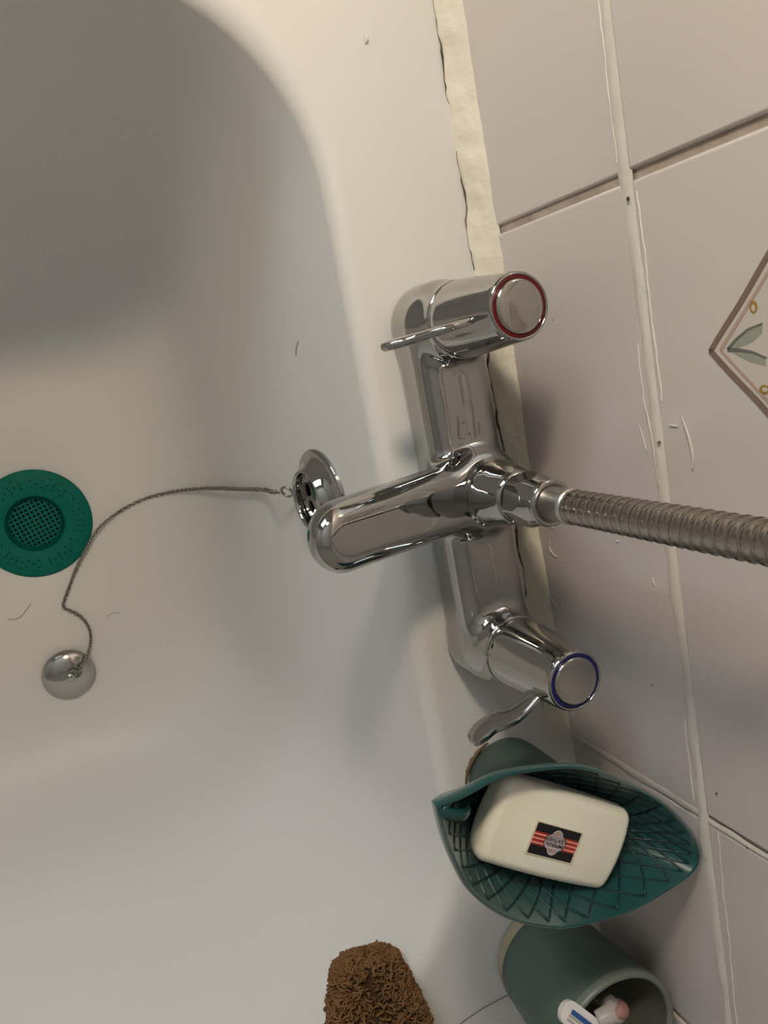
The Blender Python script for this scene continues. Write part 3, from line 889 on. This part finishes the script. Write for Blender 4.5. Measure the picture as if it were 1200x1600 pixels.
# soap bar: pillow with squared ends; local x along its length
SU = math.radians(54.5)
soap = empty('soap_bar', (.2455, -.0758, .0930), (0, 0, SU))
tag(soap, 'cream bar of soap with a black and red label in the leaf dish', 'soap')
SLX, SLY, SLZ = .0425, .0214, .0101
def sd_soap(X, Y, Z):
    yy = Y * (1 + .10 * (X / SLX) ** 2 * -1)
    hx = SLX - .0016 * np.cos(Y / SLY * 1.6) * 0 - .0022 * (np.abs(Y) / SLY) ** 2.2
    ax = np.abs(X) - hx
    ay = np.abs(Y) - (SLY + .0006 * np.cos(X / SLX * 1.4))
    az = np.abs(Z - SLZ) - (SLZ - .0022 * (X / SLX) ** 2 - .0016 * (Y / SLY) ** 2)
    r = .0050
    qx, qy, qz = ax + r, ay + r, az + r
    out = np.sqrt(np.maximum(qx, 0) ** 2 + np.maximum(qy, 0) ** 2 + np.maximum(qz, 0) ** 2)
    return out + np.minimum(np.maximum(np.maximum(qx, qy), qz), 0) - r
link('soap_body', sdf_mesh('soap_body', sd_soap, (-.045, -.027, -.004), (.045, .027, .029), .0009), 'soap', soap)
# printed paper sticker, read from the far side: sticker local x points to the left end of the bar
STK = empty('sticker', (-.0042, -.0022, 2 * SLZ - .00012), (0, 0, math.pi), soap)
STK['label'] = 'small black and red paper label with a silver emblem'
def st_part(name, poly, mt, z0, z1):
    return link(name, mesh_from(name, *prism(poly, z0, z1), smooth=False), mt, STK)
def rr2(hx, hy, r, n=5):
    return [(cx + r * math.cos(a), cy + r * math.sin(a)) for cx, cy, a0 in ((hx - r, hy - r, 0), (-hx + r, hy - r, 90), (-hx + r, -hy + r, 180), (hx - r, -hy + r, 270)) for a in [math.radians(a0 + 90 * i / n) for i in range(n + 1)]]
st_part('backing', rr2(.01480, .00820, .0008), 'sticker', -.0003, .00016)
st_part('black_field', rr2(.01370, .00770, .0006), 'st_black', .0001, .00022)
st_part('red_band', [(-.01370, -.0034), (.01370, -.0034), (.01370, .0031), (-.01370, .0031)], 'st_red', .0001, .00027)
for yy in (-.0022, -.0001, .0020):
    st_part('stripe', [(-.01370, yy - .00028), (.01370, yy - .00028), (.01370, yy + .00028), (-.01370, yy + .00028)], 'st_pink', .0001, .00031)
def quatre(s):
    P = []
    for i in range(96):
        a = 2 * math.pi * i / 96
        d = (math.cos(a), math.sin(a))
        best = 0
        for cx, cy, r in ((.0026, 0, .0037), (-.0026, 0, .0037), (0, .0030, .0033), (0, -.0030, .0033)):
            b_ = cx * d[0] + cy * d[1]
            disc = b_ * b_ - (cx * cx + cy * cy - r * r)
            if disc > 0: best = max(best, b_ + math.sqrt(disc))
        P.append((best * s * d[0], best * s * d[1]))
    return P
st_part('emblem_outline', quatre(1.07), 'st_black', .0001, .00034)
st_part('emblem', quatre(1.0), 'st_silver', .0001, .00038)
def text_part(body, size, y, mt, sx=1.0, z=.00040, weight=0.0):
    cu = bpy.data.curves.new('lettering', 'FONT')
    cu.body = body
    cu.size = size
    cu.align_x = 'CENTER'; cu.align_y = 'CENTER'
    cu.extrude = .00004
    cu.offset = weight
    tmp = bpy.data.objects.new('tmp', cu)
    COL.objects.link(tmp)
    bpy.context.view_layer.update()
    me = bpy.data.meshes.new_from_object(tmp.evaluated_get(bpy.context.evaluated_depsgraph_get()))
    bpy.data.objects.remove(tmp)
    me.materials.clear()
    o = link('lettering', me, mt, STK, (0, y, z))
    o.scale = (sx, 1, 1)
    return o
text_part('IMPERIAL', .0026, .00112, 'st_black', 1.12, weight=.00006)
text_part('LEATHER', .0028, -.00135, 'st_black', 1.12, weight=.00006)
st_part('emblem_rule', [(-.0050, -.00290), (.0050, -.00290), (.0050, -.00262), (-.0050, -.00262)], 'st_black', .0001, .00041)
# scrollwork above and below the words
for yy, n in ((.0036, 5), (.0046, 4), (-.0040, 5), (-.0050, 3)):
    for i in range(n):
        cx = (i - (n - 1) / 2) * .0011
        st_part('scroll', [(cx + .00042 * math.cos(a), yy + .00036 * math.sin(a)) for a in np.linspace(0, 2 * math.pi, 7, endpoint=False)], 'st_brown', .0001, .00040)

# ------------------------------------------------------------------ cup with razor
cup = empty('ceramic_cup', (.4030, -.0440, 0))
tag(cup, 'sage green ceramic cup with a bare cream base and a razor inside', 'cup')
link('cup_base', Geo().add(*lathe([(.0, .0005), (.0290, .0005), (.0312, .0018), (.0326, .0045), (.0334, .0120)], 64)).mesh('cup_base'), 'cup_base', cup)
link('cup_wall', Geo().add(*lathe([(.0333, .0118), (.0340, .0122), (.0346, .020), (.0366, .045), (.0384, .070), (.0392, .0805)], 72)).mesh('cup_wall'), 'cup', cup)
link('cup_lip', Geo().add(*lathe([(.0392, .0804), (.0394, .0830), (.0388, .0852), (.0374, .0860), (.0360, .0852), (.0354, .0832)], 72)).mesh('cup_lip'), 'cup_rim', cup)
link('cup_inside', Geo().add(*lathe([(.0354, .0834), (.0345, .070), (.0325, .040), (.0305, .014), (.0280, .0100), (.0, .0095)], 64)).mesh('cup_inside'), 'cup_in', cup)

rz = empty('razor', (.4030, -.0440, 0))
tag(rz, 'white and blue disposable razor leaning on the lip of the sage cup', 'razor')
# handle from the cup floor up over the lip towards the bath
hd = smooth_path([(.016, .018, .0145), (.002, .010, .045), (-.0140, .0030, .0740), (-.0245, -.0030, .0895), (-.0300, -.0090, .0950), (-.0290, -.0170, .0935)], 6)
link('handle', Geo().add(*sweep(hd, [.0046 + .0012 * math.sin(math.pi * i / (len(hd) - 1)) + (.0008 if 16 < i < 24 else 0) for i in range(len(hd))], 14, flat=.85)).mesh('razor_handle'), 'rz_grey', rz)
gp = smooth_path([(-.0180, .0052, .0800), (-.0240, .0010, .0900), (-.0300, -.0040, .0968), (-.0315, -.0085, .0985)], 6)
link('grip_pad', Geo().add(*sweep(gp, [.0010 + .0034 * math.sin(math.pi * (.08 + .84 * i / (len(gp) - 1))) for i in range(len(gp))], 14, flat=1.0)).mesh('grip_pad'), 'rz_pink', rz)
hdq = empty('head', (-.0255, -.0225, .0915), (math.radians(-16), math.radians(-20), math.radians(38)), rz)
def rbox(hx, hy, hz, r):
    return rr2(hx, hy, r)
def blk(name, hx, hy, z0, z1, r, mt, loc=(0, 0, 0)):
    bmx = bmesh.new()
    v_, f_ = prism(rr2(hx, hy, r), z0, z1)
    vs = [bmx.verts.new(p) for p in v_]
    for q in f_: bmx.faces.new([vs[i] for i in q])
    ed = [e for e in bmx.edges if abs(e.verts[0].co.z - e.verts[1].co.z) < 1e-7]
    bmesh.ops.bevel(bmx, geom=ed, offset=min(.0008, (z1 - z0) * .3), segments=2, affect='EDGES')
    bmesh.ops.recalc_face_normals(bmx, faces=bmx.faces)
    m_ = bpy.data.meshes.new(name); bmx.to_mesh(m_); bmx.free()
    return link(name, m_, mt, hdq, loc)
blk('head_frame', .0185, .0062, -.0025, .0030, .0045, 'rz_white')
blk('gel_strip', .0140, .0013, .0026, .0038, .0006, 'rz_blue', (0, .0012, 0))
blk('blade', .0145, .0006, .0026, .0034, .0003, 'rz_grey', (0, -.0012, 0))
blk('blade', .0145, .0006, .0026, .0034, .0003, 'rz_grey', (0, -.0032, 0))

# ------------------------------------------------------------------ looped exfoliating mitt draped over the rim
mitt = empty('exfoliating_mitt', (.415, -.155, 0))
tag(mitt, 'brown looped sisal exfoliating mitt draped over the bath rim', 'mitt')
MO = np.array((.415, -.155, 0))
mpath = np.array(smooth_path([(.4840, -.1660, .0088), (.4600, -.1655, .0090), (.4340, -.1645, .0090), (.4080, -.1630, .0080), (.3920, -.1620, .0040), (.3760, -.1600, -.0030), (.3660, -.1585, -.0080), (.3575, -.1570, -.0130)], 8))
ml = np.r_[0, np.cumsum(np.linalg.norm(np.diff(mpath, axis=0), axis=1))]; ml /= ml[-1]
def mitt_pt(u, q, grow=0.0):
    p = np.array([np.interp(u, ml, mpath[:, i]) for i in range(3)])
    e = .004
    t = np.array([np.interp(min(u + e, 1), ml, mpath[:, i]) - np.interp(max(u - e, 0), ml, mpath[:, i]) for i in range(3)])
    t /= np.linalg.norm(t)
    s = np.array((0, 1., 0)); s -= t * s.dot(t); s /= np.linalg.norm(s)
    nrm = np.cross(s, t)
    w = .0325 - .0040 * u
    if u > .62: w *= (1 - .46 * ((u - .62) / .38) ** 1.3)
    if u > .93: w *= math.sqrt(max(.0, 1 - ((u - .93) / .075) ** 2))
    hgt = .0075 * (1 if u < .9 else max(.25, 1 - (u - .9) / .1 * .6))
    cx, cy = math.cos(q), math.sin(q)
    px = math.copysign(abs(cx) ** .75, cx) * (w + grow); py = math.copysign(abs(cy) ** .8, cy) * (hgt + grow)
    return p + s * px + nrm * py, s * cx + nrm * cy, t
v, f = [], []
NU, NQ = 44, 30
for i in range(NU + 1):
    for k in range(NQ):
        v.append(mitt_pt(i / NU, 2 * math.pi * k / NQ)[0] - MO)
for i in range(NU):
    for k in range(NQ):
        k2 = (k + 1) % NQ
        f.append((i * NQ + k, i * NQ + k2, (i + 1) * NQ + k2, (i + 1) * NQ + k))
f.append(tuple(range(NQ))); f.append(tuple(reversed([NU * NQ + k for k in range(NQ)])))
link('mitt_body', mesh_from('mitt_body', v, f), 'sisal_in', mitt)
g = Geo()
lv, lf = torus(.0026, .00060, 10, 5)
lv = np.array(lv)
for i in range(3000):
    u = random.uniform(.01, .995) if i % 6 else random.uniform(.93, 1.0)
    q = random.uniform(-.12, math.pi + .12) if i % 5 else random.choice((0, math.pi)) + random.uniform(-.25, .25)
    p, nn, t = mitt_pt(u, q, .0002)
    nn = nn / np.linalg.norm(nn)
    rv = np.random.normal(size=3)
    a = nn * 1.0 + rv * .45; a /= np.linalg.norm(a)
    b = np.cross(a, rv); b /= np.linalg.norm(b)
    c = np.cross(a, b)
    sc = random.uniform(.7, 1.25)
    W = p + nn * .0010 + (lv[:, :1] * a * 1.25 + lv[:, 1:2] * b * .8 + lv[:, 2:3] * c) * sc - MO
    g.add(W.tolist(), lf)
tag(link('yarn_loops', g.mesh('yarn_loops'), 'sisal', mitt), 'short curled yarn loops covering the mitt', kind='stuff')

# ------------------------------------------------------------------ small debris
def hair(label, pts, w=.00022, group=None):
    P = smooth_path(pts, 6)
    c0 = np.array(P[len(P) // 2])
    o = link('stray_hair', Geo().add(*sweep([tuple(np.array(p) - c0) for p in P], w, 5)).mesh('stray_hair'), 'hair', None, tuple(c0))
    tag(o, label, 'hair', 'stray hairs')
def on_end(x, z, off=.0003): return (x, BY1 - bath_inset(z) - off, z)
hair('short dark hair on the bath end wall near the hot tap', [on_end(-.0155, -.072), on_end(-.0110, -.0775), on_end(-.0070, -.0795)])
hair('curved hair on the bath floor left of the plug', [(.1755, -.336, FLOOR_Z + .0004), (.1765, -.326, FLOOR_Z + .0005), (.1665, -.3135, FLOOR_Z + .0004)])
hair('faint hair on the bath floor right of the chain bend', [(.1985, -.253, FLOOR_Z + .0004), (.1965, -.247, FLOOR_Z + .0005), (.1985, -.240, FLOOR_Z + .0004)], .00016)
hair('straight hair on the rim corner beside the sage cup', [(.4290, -.1090, .0004), (.4262, -.0900, .0004), (.4262, -.0690, .0004)], .00022)
o = link('sealant_crumb', Geo().add(*sweep([(-.0018, 0, .0006), (-.0006, .0006, .0012), (.0010, .0004, .0010), (.0022, -.0006, .0006)], [.0004, .0009, .0008, .0003], 7)).mesh('sealant_crumb'), 'caulk', None, (-.1598, -.0534, 0))
tag(o, 'tiny white crumb of sealant on the bath rim near the top', 'crumb')
